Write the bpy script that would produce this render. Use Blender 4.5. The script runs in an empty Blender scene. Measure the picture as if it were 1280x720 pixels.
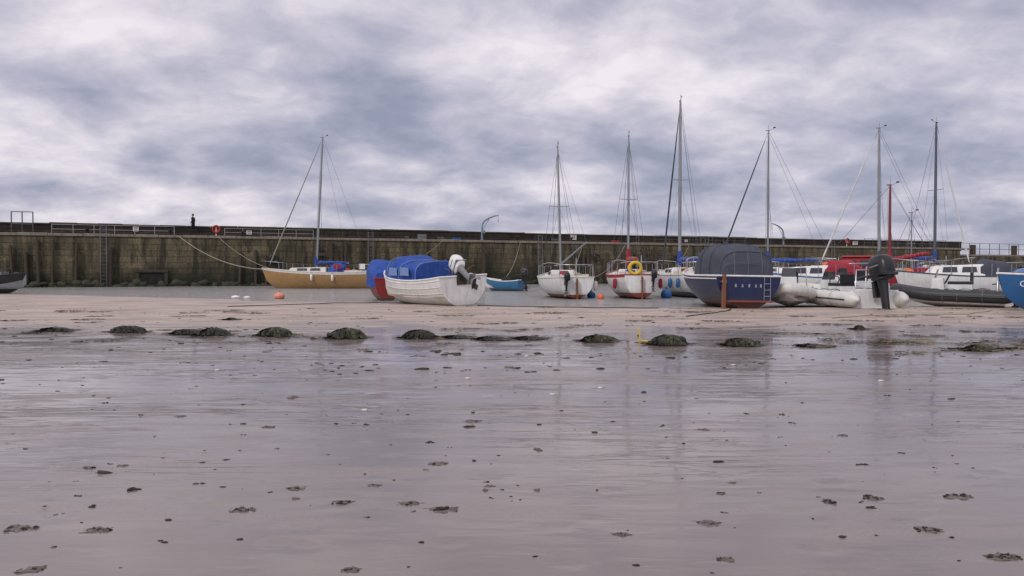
import bpy, math, random
from mathutils import Vector, Matrix, noise, Euler
random.seed(7)
R=math.radians
scene=bpy.context.scene
scene.view_settings.view_transform='Standard'
scene.view_settings.look='None'
scene.view_settings.exposure=0

# ---------------------------------------------------------------- materials
def nd(nt,t,**k):
    n=nt.nodes.new(t)
    for a,b in k.items(): setattr(n,a,b)
    return n
def newmat(name):
    m=bpy.data.materials.new(name); m.use_nodes=True
    nt=m.node_tree; return m,nt,nt.nodes['Principled BSDF'],nt.links
def mixc(nt,fac,a,b,blend='MIX'):
    n=nt.nodes.new('ShaderNodeMix'); n.data_type='RGBA'; n.blend_type=blend
    for i,v in ((0,fac),(6,a),(7,b)):
        if isinstance(v,(int,float)): n.inputs[i].default_value=v
        elif isinstance(v,(tuple,list)): n.inputs[i].default_value=(v[0],v[1],v[2],1)
        else: nt.links.new(v,n.inputs[i])
    return n.outputs[2]
def math_(nt,op,a,b=0.0,c=None,clamp=False):
    n=nt.nodes.new('ShaderNodeMath'); n.operation=op; n.use_clamp=clamp
    for i,v in enumerate((a,b,c)):
        if v is None: continue
        if isinstance(v,(int,float)): n.inputs[i].default_value=v
        else: nt.links.new(v,n.inputs[i])
    return n.outputs[0]
def maprange(nt,v,a,b,c=0.0,d=1.0,smooth=False):
    n=nt.nodes.new('ShaderNodeMapRange'); n.clamp=True
    if smooth: n.interpolation_type='SMOOTHSTEP'
    nt.links.new(v,n.inputs[0])
    for i,x in zip((1,2,3,4),(a,b,c,d)): n.inputs[i].default_value=x
    return n.outputs[0]
def noise_(nt,vec,scale,detail=4,rough=.55,dist=0,stretch=None):
    if stretch:
        mp=nt.nodes.new('ShaderNodeMapping'); mp.inputs['Scale'].default_value=stretch
        nt.links.new(vec,mp.inputs[0]); vec=mp.outputs[0]
    n=nt.nodes.new('ShaderNodeTexNoise'); n.inputs['Scale'].default_value=scale
    n.inputs['Detail'].default_value=detail; n.inputs['Roughness'].default_value=rough
    n.inputs['Distortion'].default_value=dist
    nt.links.new(vec,n.inputs['Vector']); return n.outputs['Fac']
def bump_(nt,h,strength,dist,normal=None):
    b=nt.nodes.new('ShaderNodeBump'); b.inputs['Strength'].default_value=strength if isinstance(strength,(int,float)) else 1
    if not isinstance(strength,(int,float)): nt.links.new(strength,b.inputs['Strength'])
    b.inputs['Distance'].default_value=dist
    nt.links.new(h,b.inputs['Height'])
    if normal: nt.links.new(normal,b.inputs['Normal'])
    return b.outputs[0]
def objco(nt):
    return nt.nodes.new('ShaderNodeTexCoord').outputs['Object']
_mc={}
def M(name,col,rough=.5,metal=0,var=.18,scale=3,bump=.0,dirt=.25,dirtcol=(.10,.08,.06),boot=None,spec=.5):
    key=(name,)
    if key in _mc: return _mc[key]
    m,nt,p,l=newmat(name); co=objco(nt)
    n=noise_(nt,co,scale,3,.6)
    c=mixc(nt,n,tuple(x*(1-var) for x in col),tuple(min(1,x*(1+var)) for x in col))
    if boot:
        sx=nd(nt,'ShaderNodeSeparateXYZ'); l.new(co,sx.inputs[0])
        wob=noise_(nt,co,2.5,3)
        z=math_(nt,'ADD',sx.outputs[2],math_(nt,'MULTIPLY',math_(nt,'SUBTRACT',wob,.5),.05))
        f=maprange(nt,z,boot[1]-.008,boot[1]+.008)
        af=mixc(nt,noise_(nt,co,6,5,.7),tuple(x*.45 for x in boot[0]),tuple(x*1.2 for x in boot[0]))
        c=mixc(nt,f,af,c)
        f2=maprange(nt,sx.outputs[2],boot[1]+.22,boot[1],0,.55)
        c=mixc(nt,math_(nt,'MULTIPLY',f2,noise_(nt,co,9,4,.7)),c,(.12,.10,.05))
    if dirt>0:
        s=noise_(nt,co,2.2,5,.7,0,(3,3,.5))
        f=maprange(nt,s,.48,.75,0,dirt)
        c=mixc(nt,f,c,dirtcol)
    l.new(c,p.inputs['Base Color'])
    p.inputs['Roughness'].default_value=rough+.03
    p.inputs['Metallic'].default_value=metal
    p.inputs['Specular IOR Level'].default_value=spec
    if bump: l.new(bump_(nt,noise_(nt,co,scale*6,4,.65),bump,.02),p.inputs['Normal'])
    _mc[key]=m; return m

WHITE=M('white_gelcoat',(.80,.80,.79),.3)
CREAM=M('cream_deck',(.66,.63,.57),.5)
ALU=M('mast_aluminium',(.30,.31,.33),.42,.5,dirt=.1)
DARKMAST=M('dark_mast',(.10,.12,.15),.4,.2,dirt=.1)
REDMAST=M('red_mast',(.22,.03,.03),.5)
WIRE=M('steel_wire',(.12,.12,.13),.4,.5,dirt=0)
STEEL=M('stainless_rail',(.55,.55,.57),.25,.9,dirt=.05)
BLACK=M('black_plastic',(.014,.015,.018),.3,dirt=.12,dirtcol=(.12,.11,.1))
GREYP=M('grey_plastic',(.20,.21,.22),.45)
GLASS=M('dark_window',(.03,.035,.045),.08,dirt=.05,spec=.8)
BLUEF=M('blue_canvas',(.012,.065,.33),.7,var=.35,bump=.6,scale=4,dirt=.3,dirtcol=(.10,.16,.36))
NAVYF=M('navy_canvas',(.055,.063,.09),.85,var=.2,bump=.6,scale=4,dirt=.3,dirtcol=(.14,.15,.18))
LBLUEF=M('pale_blue_canvas',(.16,.25,.48),.7,var=.2,bump=.4,dirt=.2)
REDF=M('red_canvas',(.33,.02,.04),.8,bump=.5)
REDP=M('red_paint',(.38,.02,.025),.4)
BLUEP=M('blue_paint',(.02,.12,.33),.4)
TIMBER=M('weathered_timber',(.060,.045,.032),.75,bump=.6,dirt=.6,dirtcol=(.02,.02,.017))
VARN=M('varnished_wood',(.20,.08,.035),.4)
ROPE=M('rope',(.30,.27,.22),.9,bump=.3)
YEL=M('yellow_foam',(.70,.48,.03),.5)
ORA=M('orange_buoy',(.75,.16,.05),.5)
PINK=M('faded_orange_buoy',(.75,.28,.18),.5)
RUBBERW=M('white_hypalon',(.66,.66,.63),.45,dirt=.4)
RUBBERG=M('grey_hypalon',(.33,.34,.35),.55,dirt=.3)
RUBBERB=M('black_hypalon',(.03,.032,.038),.5,dirt=.2)

# ---------------------------------------------------------------- mesh builder
class MB:
    def __init__(s): s.v=[];s.f=[];s.m=[];s.sm=[];s.mats=[]
    def mi(s,m):
        if m not in s.mats: s.mats.append(m)
        return s.mats.index(m)
    def add(s,vs,fs,mat,smooth=False,M4=None):
        o=len(s.v); k=s.mi(mat)
        for v in vs:
            v=Vector(v)
            if M4 is not None: v=M4@v
            s.v.append(v)
        for f in fs:
            s.f.append([i+o for i in f]); s.m.append(k); s.sm.append(smooth)
    def box(s,c,d,mat,M4=None,top=(1,1),topoff=(0,0)):
        x,y,z=c; a,b,h=d[0]/2,d[1]/2,d[2]/2; tx,ty=top; ox,oy=topoff
        vs=[(x-a,y-b,z-h),(x+a,y-b,z-h),(x+a,y+b,z-h),(x-a,y+b,z-h),
            (x-a*tx+ox,y-b*ty+oy,z+h),(x+a*tx+ox,y-b*ty+oy,z+h),(x+a*tx+ox,y+b*ty+oy,z+h),(x-a*tx+ox,y+b*ty+oy,z+h)]
        s.add(vs,[(3,2,1,0),(4,5,6,7),(0,1,5,4),(1,2,6,5),(2,3,7,6),(3,0,4,7)],mat,False,M4)
    def loft(s,rings,mat,closed=True,cap=True,smooth=True,M4=None):
        n=len(rings[0]); vs=[p for r in rings for p in r]; fs=[]
        for i in range(len(rings)-1):
            for j in range(n if closed else n-1):
                k=(j+1)%n
                fs.append((i*n+j,i*n+k,(i+1)*n+k,(i+1)*n+j))
        s.add(vs,fs,mat,smooth,M4)
        if cap:
            s.add(rings[0],[tuple(range(n))[::-1]],mat,False,M4)
            s.add(rings[-1],[tuple(range(n))],mat,False,M4)
    def tube(s,pts,r,mat,seg=8,M4=None,cap=True,smooth=True):
        pts=[Vector(p) for p in pts]
        if not isinstance(r,(list,tuple)): r=[r]*len(pts)
        rings=[]; up=None
        for i,p in enumerate(pts):
            t=(pts[min(i+1,len(pts)-1)]-pts[max(i-1,0)])
            if t.length<1e-9: t=Vector((0,0,1))
            t.normalize()
            if up is None:
                up=Vector((0,0,1)) if abs(t.z)<.9 else Vector((1,0,0))
            up=(up-t*up.dot(t))
            if up.length<1e-6: up=t.orthogonal()
            up.normalize(); sd=t.cross(up)
            rings.append([p+(up*math.cos(a)+sd*math.sin(a))*r[i] for a in [2*math.pi*k/seg for k in range(seg)]])
        s.loft(rings,mat,True,cap,smooth,M4)
    def ell(s,c,r,mat,su=14,sv=9,M4=None,nz=0,seed=0,nf=3):
        vs=[];fs=[]
        for i in range(sv+1):
            th=math.pi*i/sv
            for j in range(su):
                ph=2*math.pi*j/su
                d=Vector((math.sin(th)*math.cos(ph),math.sin(th)*math.sin(ph),math.cos(th)))
                q=1+(nz*noise.noise(d*nf+Vector((seed*3.1,seed*1.7,seed)) ) if nz else 0)
                if nz: q+=nz*.5*noise.noise(d*nf*2.7+Vector((seed,seed*2.7,seed)))
                vs.append((c[0]+d.x*r[0]*q,c[1]+d.y*r[1]*q,c[2]+d.z*r[2]*q))
        for i in range(sv):
            for j in range(su):
                k=(j+1)%su
                fs.append((i*su+j,(i+1)*su+j,(i+1)*su+k,i*su+k))
        s.add(vs,fs,mat,True,M4)
    def torus(s,c,Rr,r,mat,M4=None,su=20,sv=8,axis='x'):
        rings=[]
        for i in range(su+1):
            a=2*math.pi*i/su
            ring=[]
            for j in range(sv):
                b=2*math.pi*j/sv
                rad=Rr+r*math.cos(b); h=r*math.sin(b)
                if axis=='x': p=(c[0]+h,c[1]+rad*math.cos(a),c[2]+rad*math.sin(a))
                elif axis=='y': p=(c[0]+rad*math.cos(a),c[1]+h,c[2]+rad*math.sin(a))
                else: p=(c[0]+rad*math.cos(a),c[1]+rad*math.sin(a),c[2]+h)
                ring.append(p)
            rings.append(ring)
        s.loft(rings,mat,True,False,True,M4)
    def obj(s,name,parent=None,bevel=0):
        me=bpy.data.meshes.new(name)
        me.from_pydata([tuple(v) for v in s.v],[],s.f)
        for m in s.mats: me.materials.append(m)
        me.polygons.foreach_set('material_index',s.m)
        me.polygons.foreach_set('use_smooth',s.sm)
        me.update()
        o=bpy.data.objects.new(name,me); scene.collection.objects.link(o)
        if parent: o.parent=parent
        if bevel:
            b=o.modifiers.new('bev','BEVEL'); b.width=bevel; b.segments=2; b.limit_method='ANGLE'; b.angle_limit=R(40)
        return o
def empty(name,loc,heading=0,heel=0,pitch=0):
    e=bpy.data.objects.new(name,None); scene.collection.objects.link(e)
    e.empty_display_size=.3
    e.location=loc; e.rotation_euler=Euler((heel,pitch,heading),'XYZ'); return e

# ---------------------------------------------------------------- camera
cam=bpy.data.cameras.new('camera'); co=bpy.data.objects.new('camera',cam); scene.collection.objects.link(co)
co.location=(0,0,1.2); co.rotation_euler=(R(90-1.24),0,0)
cam.sensor_width=36; cam.lens=26; cam.clip_start=.05; cam.clip_end=6000
scene.camera=co

# ---------------------------------------------------------------- world
w=bpy.data.worlds.new('World'); scene.world=w; w.use_nodes=True
nt=w.node_tree; l=nt.links; bg=nt.nodes['Background']; out=nt.nodes['World Output']
SE,SA=R(42),R(215)
sky=nd(nt,'ShaderNodeTexSky',sky_type='NISHITA'); sky.sun_disc=False
sky.sun_elevation=SE; sky.sun_rotation=SA
l.new(sky.outputs[0],bg.inputs[0]); bg.inputs[1].default_value=.08
tc=nd(nt,'ShaderNodeTexCoord'); sx=nd(nt,'ShaderNodeSeparateXYZ'); l.new(tc.outputs['Generated'],sx.inputs[0])
zc=math_(nt,'ADD',math_(nt,'MAXIMUM',sx.outputs[2],0.0),.30)
cx=nd(nt,'ShaderNodeCombineXYZ')
l.new(math_(nt,'DIVIDE',sx.outputs[0],zc),cx.inputs[0]); l.new(math_(nt,'DIVIDE',sx.outputs[1],zc),cx.inputs[1])
mp=nd(nt,'ShaderNodeMapping'); mp.inputs['Location'].default_value=(1.9,6.2,0); mp.inputs['Rotation'].default_value=(0,0,R(-10)); mp.inputs['Scale'].default_value=(1.0,1.1,1)
l.new(cx.outputs[0],mp.inputs[0])
n1=noise_(nt,mp.outputs[0],2.3,6,.50,.25)
n2=noise_(nt,mp.outputs[0],7.0,5,.60,.4)
n3=noise_(nt,mp.outputs[0],.9,1,.5)
mixn=math_(nt,'ADD',math_(nt,'ADD',math_(nt,'MULTIPLY',n1,.66),math_(nt,'MULTIPLY',n2,.22)),math_(nt,'MULTIPLY',n3,.22))
mixn=math_(nt,'ADD',mixn,-.024)
grad=math_(nt,'ADD',math_(nt,'MULTIPLY',sx.outputs[2],.27),math_(nt,'MULTIPLY',sx.outputs[0],-.07))
mixn=math_(nt,'ADD',mixn,math_(nt,'SUBTRACT',math_(nt,'MINIMUM',grad,.14),.03))
cr=nd(nt,'ShaderNodeValToRGB'); l.new(mixn,cr.inputs[0])
e=cr.color_ramp.elements
e[0].position=.40; e[0].color=(.31,.33,.44,1)
e[1].position=.68; e[1].color=(.93,.86,.91,1)
x=e.new(.465); x.color=(.41,.415,.53,1)
x=e.new(.53); x.color=(.54,.525,.63,1)
x=e.new(.60); x.color=(.72,.68,.76,1)
bg2=nd(nt,'ShaderNodeBackground'); l.new(cr.outputs[0],bg2.inputs[0]); bg2.inputs[1].default_value=1.0
ms=nd(nt,'ShaderNodeMixShader'); ms.inputs[0].default_value=.93
l.new(bg.outputs[0],ms.inputs[1]); l.new(bg2.outputs[0],ms.inputs[2]); l.new(ms.outputs[0],out.inputs[0])
sl=bpy.data.lights.new('sun','SUN'); so=bpy.data.objects.new('sun',sl); scene.collection.objects.link(so)
sl.energy=1.3; sl.angle=R(12); sl.color=(1,.96,.9)
d=Vector((math.sin(SA)*math.cos(SE),math.cos(SA)*math.cos(SE),math.sin(SE)))
so.rotation_euler=d.to_track_quat('Z','Y').to_euler(); so.location=(-20,-20,40)

# ---------------------------------------------------------------- ground
def lerp_tab(tab,x):
    if x<=tab[0][0]: return tab[0][1]
    for (a,b),(c,d_) in zip(tab,tab[1:]):
        if x<=c: return b+(d_-b)*(x-a)/(c-a)
    return tab[-1][1]
EDGE=[(-80,60),(-29,41),(-10.3,31.5),(-.5,26.6),(5,25.2),(12,26.5),(30,29),(80,32)]
def sst(a,b,x):
    t=max(0,min(1,(x-a)/(b-a))); return t*t*(3-2*t)
def gz(X,Y):
    t=Y-lerp_tab(EDGE,X)
    wob=noise.noise(Vector((X*.25,Y*.4,0)))*1.3
    t+=wob
    z=.055*sst(-11,-3,t)
    z-= .085*sst(-3,1.0,t)
    z-= .55*sst(0,22,t)
    if Y<30:
        z+=.006*noise.noise(Vector((X*.5,Y*.9,3)))+.0024*noise.noise(Vector((X*1.2,Y*3.0,7)))
        z+=.0010*noise.noise(Vector((X*3,Y*8,1)))
        if Y>9: z+=.010*sst(9,14,Y)*noise.noise(Vector((X*1.1,Y*1.6,5)))
    return z
def axis(fine_a,fine_b,step,lo,hi,g):
    a=[fine_a]
    while a[-1]<fine_b: a.append(a[-1]+step)
    st=step
    while a[-1]<hi: st*=g; a.append(a[-1]+st)
    st=step
    b=[fine_a]
    while b[-1]>lo: st*=g; b.append(b[-1]-st)
    return b[:0:-1]+a
XS=axis(-5,5,.07,-2500,2500,1.055); YS=axis(1.5,9,.05,-2500,2500,1.035)
# shallow dents (footprints) pressed in the sand, with a raised rim
DENTS=[]
rs=random.Random(3)
for i in range(70):
    Y=2.6*math.exp(rs.random()*1.2); DENTS.append((rs.uniform(-.72,.72)*Y,Y,rs.uniform(.05,.11),rs.uniform(.5,.8)))
def dent(X,Y):
    z=0
    for x,y,s,q in DENTS:
        if abs(X-x)<s*2.2 and abs(Y-y)<s*2.2:
            r=math.hypot((X-x)/s,(Y-y)/(s*q)); z+=-.010*math.exp(-r*r*1.6)+.0045*math.exp(-((r-1.25)/.35)**2)
    return z
gv=[(X,Y,gz(X,Y)+(dent(X,Y) if 2<Y<9.5 and abs(X)<7.5 else 0)) for Y in YS for X in XS]
nx=len(XS); gf=[(j*nx+i,j*nx+i+1,(j+1)*nx+i+1,(j+1)*nx+i) for j in range(len(YS)-1) for i in range(nx-1)]
m,nt,p,l=newmat('wet_sand'); co_=nd(nt,'ShaderNodeNewGeometry').outputs['Position']
sx=nd(nt,'ShaderNodeSeparateXYZ'); l.new(co_,sx.inputs[0])
big=noise_(nt,co_,.5,4,.6,.6,(.40,1.3,1))
mid=noise_(nt,co_,2.6,5,.62,.4,(.35,1.7,1))
yw=math_(nt,'ADD',sx.outputs[1],math_(nt,'ADD',math_(nt,'MULTIPLY',math_(nt,'SUBTRACT',big,.5),13.0),math_(nt,'MULTIPLY',math_(nt,'SUBTRACT',mid,.5),8.0)))
dry=maprange(nt,yw,13.8,18.5,0,1,True)
film=maprange(nt,math_(nt,'ADD',math_(nt,'MULTIPLY',big,.5),math_(nt,'MULTIPLY',mid,.5)),.40,.49)
film=math_(nt,'MULTIPLY',film,math_(nt,'SUBTRACT',1.0,dry))
fine=noise_(nt,co_,45,4,.7)
damp=mixc(nt,fine,(.19,.155,.143),(.31,.255,.235))
wetc=mixc(nt,mid,(.165,.136,.128),(.25,.206,.196))
dryc=mixc(nt,fine,(.36,.275,.22),(.60,.48,.40))
dryc=mixc(nt,maprange(nt,noise_(nt,co_,1.1,4,.65,0,(.4,1.4,1)),.42,.62),dryc,(.29,.23,.20))
c=mixc(nt,film,damp,wetc); c=mixc(nt,dry,c,dryc)
fl=noise_(nt,co_,9,5,.72,.3,(.6,1.3,1))
flm=maprange(nt,fl,.59,.64)
patch=maprange(nt,noise_(nt,co_,.7,3,.6,0,(.3,1,1)),.44,.58)
yy=maprange(nt,sx.outputs[1],8,12)
flm=math_(nt,'MULTIPLY',math_(nt,'MULTIPLY',flm,patch),yy)
c=mixc(nt,math_(nt,'MULTIPLY',flm,.8),c,(.06,.05,.035))
# ripple crests: thin meandering ridges left by draining water
rn=noise_(nt,co_,1.5,4,.55,.8,(.28,1.9,1))
ridge=maprange(nt,math_(nt,'ABSOLUTE',math_(nt,'SUBTRACT',rn,.5)),0.0,.022,1,0,True)
rn2=noise_(nt,co_,2.3,3,.55,.8,(.3,2.2,1))
ridge2=maprange(nt,math_(nt,'ABSOLUTE',math_(nt,'SUBTRACT',rn2,.47)),0.0,.02,1,0,True)
rmask=math_(nt,'MULTIPLY',maprange(nt,sx.outputs[1],3.5,7.5),maprange(nt,noise_(nt,co_,.6,2,.5,0,(.5,1,1)),.42,.6))
ridge=math_(nt,'MULTIPLY',math_(nt,'MAXIMUM',ridge,ridge2),rmask)
c=mixc(nt,math_(nt,'MULTIPLY',ridge,.45),c,(.085,.068,.06))
l.new(c,p.inputs['Base Color'])
rg=mixc(nt,film,(.17,)*3,(.03,)*3); rg=mixc(nt,ridge,rg,(.3,)*3); rg=mixc(nt,dry,rg,(.5,)*3)
l.new(rg,p.inputs['Roughness']); p.inputs['IOR'].default_value=1.5
bh1=noise_(nt,co_,5.0,3,.5,.5,(.40,1.5,1)); bh2=noise_(nt,co_,70,3,.7)
b0=bump_(nt,ridge,.5,.010)
b1=bump_(nt,bh1,.5,.0065,b0)
st=mixc(nt,film,(.40,)*3,(.03,)*3)
b2=bump_(nt,bh2,st,.006,b1); l.new(b2,p.inputs['Normal'])
SAND=m
me=bpy.data.meshes.new('sand_beach'); me.from_pydata(gv,[],gf); me.materials.append(SAND)
me.polygons.foreach_set('use_smooth',[True]*len(me.polygons)); me.update()
g=bpy.data.objects.new('sand_beach',me); scene.collection.objects.link(g)

m,nt,p,l=newmat('harbour_water'); co_=nd(nt,'ShaderNodeNewGeometry').outputs['Position']
l.new(mixc(nt,noise_(nt,co_,.5,4,.6,0,(.3,1.4,1)),(.20,.20,.195),(.42,.41,.40)),p.inputs['Base Color'])
p.inputs['Roughness'].default_value=.14; p.inputs['IOR'].default_value=1.33
a=noise_(nt,co_,1.3,4,.6,.4,(.5,1.5,1)); b=noise_(nt,co_,6,3,.6,.3,(.6,1.4,1))
l.new(bump_(nt,b,.8,.05,bump_(nt,a,1.0,.2)),p.inputs['Normal'])
mb=MB(); mb.add([(-2500,15,-.02),(2500,15,-.02),(2500,2500,-.02),(-2500,2500,-.02)],[(0,1,2,3)],m); mb.obj('water')

# ---------------------------------------------------------------- harbour wall
def wallmat(name,c1,c2,c3,zlo,zhi,bs=(1.5,.5)):
    m,nt,p,l=newmat(name); co=objco(nt)
    sx=nd(nt,'ShaderNodeSeparateXYZ'); l.new(co,sx.inputs[0])
    cb=nd(nt,'ShaderNodeCombineXYZ'); l.new(sx.outputs[0],cb.inputs[0]); l.new(sx.outputs[2],cb.inputs[1])
    br=nd(nt,'ShaderNodeTexBrick'); l.new(cb.outputs[0],br.inputs[0])
    br.inputs['Scale'].default_value=1; br.inputs['Brick Width'].default_value=bs[0]; br.inputs['Row Height'].default_value=bs[1]
    br.inputs['Mortar Size'].default_value=.025; br.inputs['Mortar Smooth'].default_value=.3
    br.inputs['Color1'].default_value=(.35,.35,.35,1); br.inputs['Color2'].default_value=(1,1,1,1); br.inputs['Mortar'].default_value=(.12,.12,.12,1)
    big=noise_(nt,co,.35,5,.6,.3); streak=noise_(nt,co,1.0,5,.7,.2,(1.6,1,.22)); f=noise_(nt,co,6,5,.7)
    c=mixc(nt,maprange(nt,big,.38,.62),c1,c2)
    c=mixc(nt,maprange(nt,streak,.45,.60),c,c3)
    c=mixc(nt,.6,c,br.outputs[0],'MULTIPLY')
    c=mixc(nt,maprange(nt,f,.35,.7,0,.8),c,tuple(x*.3 for x in c1))
    z=math_(nt,'ADD',sx.outputs[2],math_(nt,'MULTIPLY',math_(nt,'SUBTRACT',big,.5),2.6))
    c=mixc(nt,maprange(nt,z,zhi,zlo,0,.9),c,(.014,.017,.009))
    l.new(c,p.inputs['Base Color']); p.inputs['Roughness'].default_value=.85
    h=math_(nt,'ADD',math_(nt,'MULTIPLY',br.outputs['Fac'],-.6),math_(nt,'MULTIPLY',f,.9))
    l.new(bump_(nt,h,.9,.08),p.inputs['Normal'])
    return m
STONE=wallmat('quay_stone',(.15,.125,.07),(.26,.215,.125),(.040,.039,.024),.6,2.1)
PARA=wallmat('parapet_stone',(.072,.05,.036),(.05,.038,.03),(.026,.024,.017),-9,-8,(2.4,.6))
COPE=M('coping_stone',(.25,.21,.17),.85,var=.4,scale=1.5,bump=.5,dirt=.8,dirtcol=(.04,.035,.03))
LICH=M('lichen_coping',(.085,.072,.045),.9,var=.4,scale=1.2,bump=.5,dirt=.6,dirtcol=(.03,.03,.018))
DARK=M('culvert_shade',(.008,.008,.008),.8)  # near-black colour paints the shade inside the culvert mouth
FRAME=M('culvert_stone',(.05,.045,.03),.85,var=.4,scale=2,bump=.5,dirt=.7,dirtcol=(.02,.02,.015))
WA=math.atan2(.3644,.9312)
wall=empty('harbour_wall',(-40.2,58,0),WA)
mb=MB()
mb.box((23,2.6,1.5),(166,5.2,5.2),STONE)
mb.box((23,-.15,-.6),(166,.6,1.5),STONE)
mb.obj('quay_face',wall)
mb=MB(); x=-60
while x<105.5:
    ln=random.uniform(1.6,2.6); h=.22+random.uniform(-.02,.03)
    mb.box((x+ln/2,.42+random.uniform(-.02,.02),4.1+h/2),(ln-.03,1.0,h),COPE); x+=ln
mb.obj('quay_coping',wall,.03)
mb=MB()
mb.box((23,3.05,4.36),(166,.8,.52),PARA)
mb.obj('parapet_step',wall,.04)
mb=MB(); mc=MB(); x=-60
while x<105.5:
    ln=random.uniform(5,9); hh=5.18+random.uniform(-.06,.06)+(.05 if x<22 else 0)
    mb.box((x+ln/2,3.85,(4.1+hh)/2),(ln-.002,.8,hh-4.1),PARA)
    y=x
    while y<x+ln-.2:
        q=min(random.uniform(1.2,2.2),x+ln-y); mc.box((y+q/2,3.85,hh+.08),(q-.02,.95,.16+random.uniform(-.03,.03)),LICH); y+=q
    x+=ln
mb.obj('parapet',wall,.02); mc.obj('parapet_coping',wall,.04)
mb=MB()
posts=[1.0,1.9,2.7,3.6,5.2]+[random.uniform(6,104) for _ in range(30)]
for x in posts:
    r=.14+random.uniform(-.03,.03); le=random.uniform(-.2,.2)
    mb.tube([(x,-.22,-1),(x+le,-.2,random.uniform(2.6,4.0))],[r,r*.9],TIMBER,7)
for x in (24,25.4,40,58,59.5):
    mb.box((x,-.4,1.4),(.3,.35,5),TIMBER)
mb.box((24.7,-.4,2.8),(1.8,.2,.25),TIMBER); mb.box((58.7,-.4,2.6),(1.8,.2,.25),TIMBER)
mb.obj('timber_fenders',wall)
mb=MB()
for x in (7.3,29,46,66,84):
    for dx in (-.22,.22): mb.tube([(x+dx,-.55,-.2),(x+dx,-.55,4.9),(x+dx,.2,4.9),(x+dx,.4,4.3)],.03,WIRE,6)
    z=0
    while z<4.8: mb.tube([(x-.22,-.55,z),(x+.22,-.55,z)],.02,WIRE,5); z+=.3
mb.obj('ladders',wall)
mb=MB()
mb.box((10.8,-.06,.62),(1.9,.2,1.05),DARK)  # solid dark box on the wall face in place of a shaded recess
for dx in (-1.08,1.08): mb.box((10.8+dx,-.08,.62),(.28,.3,1.05),FRAME)
mb.box((10.8,-.1,1.28),(2.5,.34,.25),FRAME)
mb.obj('culvert_outlet',wall,.02)
mb=MB()
def rail(x0,x1,y,z0,h,sp,mat,r=.03):
    x=x0
    while x<=x1+1e-6:
        mb.tube([(x,y,z0),(x,y,z0+h)],r,mat,6); x+=sp
    for q in (h,h*.5): mb.tube([(x0,y,z0+q),(x1,y,z0+q)],r*.8,mat,5)
rail(.4,1.9,2.0,4.1,2.0,.75,WIRE,.045)
rail(-6,-1,2.3,4.1,1.1,1.25,WIRE)
rail(3.5,12.5,.5,4.3,.75,1.5,STEEL,.022)
rail(16.5,24,.5,4.3,.7,1.5,STEEL,.02)
rail(60,72,.5,4.3,.9,1.5,WIRE,.025)
rail(90,104,.5,4.3,1.0,1.4,WIRE,.03)
for x in [6,12.2,18,27,33,44,50,57,63,70,81,86,92,99]:
    mb.tube([(x,.55,4.3),(x,.55,4.65),(x,.55,4.68),(x,.55,4.8)],[.12,.11,.18,.15],BLACK,10)
mb.obj('railings_and_bollards',wall)
mb=MB()
for x in (20.5,31.5,36.5,52.5,62,74): mb.torus((x,-.3,2.3+random.uniform(-.6,.5)),.32,.12,BLACK,axis='y')
mb.obj('tyre_fenders',wall)
WEEDW=M('wall_weed',(.030,.034,.014),.7,var=.5,scale=8,bump=.8)
mb=MB()
for i in range(320):
    x=random.uniform(-12,100); mb.ell((x,-.45,random.uniform(-.1,.3)),(random.uniform(.2,.6),.2,random.uniform(.08,.35)),WEEDW,8,5,nz=.5,seed=i)
mb.obj('weed_at_wall_foot',wall)
mb=MB(); mb.box((150,2.6,1.1),(87.9,5.2,4.4),STONE)
mb.box((150,.45,3.4),(87.9,1.0,.2),COPE)
mb.obj('low_quay',wall)
mb=MB(); rail(106.5,160,.5,3.5,1.5,1.9,WIRE,.04)
for x in (109,117,126): mb.box((x,.5,3.9),(.5,.5,1.8),TIMBER)
mb.obj('low_quay_railing',wall)

def onwall(s,d_,z):
    return Vector((-40.2+.9312*s-.3644*d_,58+.3644*s+.9312*d_,z))
def lifebuoy(s,z=4.3,d_=2.2):
    e=empty('lifebuoy_stand',onwall(s,d_,z),WA); mb=MB()
    mb.tube([(0,0,0),(0,0,1.15)],.05,WHITE,8); mb.box((0,0,.85),(.35,.05,.4),REDP)
    mb.obj('post_and_board',e); mb=MB(); mb.torus((0,-.1,.85),.3,.075,REDP,axis='y'); mb.obj('ring',e)
lifebuoy(15.8,4.15); lifebuoy(87.9,4.15,1.2)
REDOB=M('signal_red',(.6,.03,.02),.5)
def sign(s,z,wd,ht,col,d_=3.38):
    e=empty('harbour_notice_sign',onwall(s,d_,z),WA); mb=MB()
    mb.box((0,-.03,0),(wd,.04,ht),col); mb.obj('panel',e,.005)
    mb=MB()
    for k in range(3): mb.box((0,-.055,ht*.25-k*ht*.25),(wd*.7,.006,ht*.08),BLACK)
    mb.box((0,-.055,ht*.4),(wd*.8,.006,ht*.1),REDOB); mb.obj('lettering',e)
sign(51.6,4.95,.7,.55,WHITE); sign(9.3,4.95,.45,.4,WHITE); sign(18.6,4.75,.45,.5,WHITE); sign(91.5,4.8,.8,.6,WHITE); sign(66,4.75,.4,.4,WHITE)
LB=M('davit_paint',(.20,.26,.33),.5)
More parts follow.
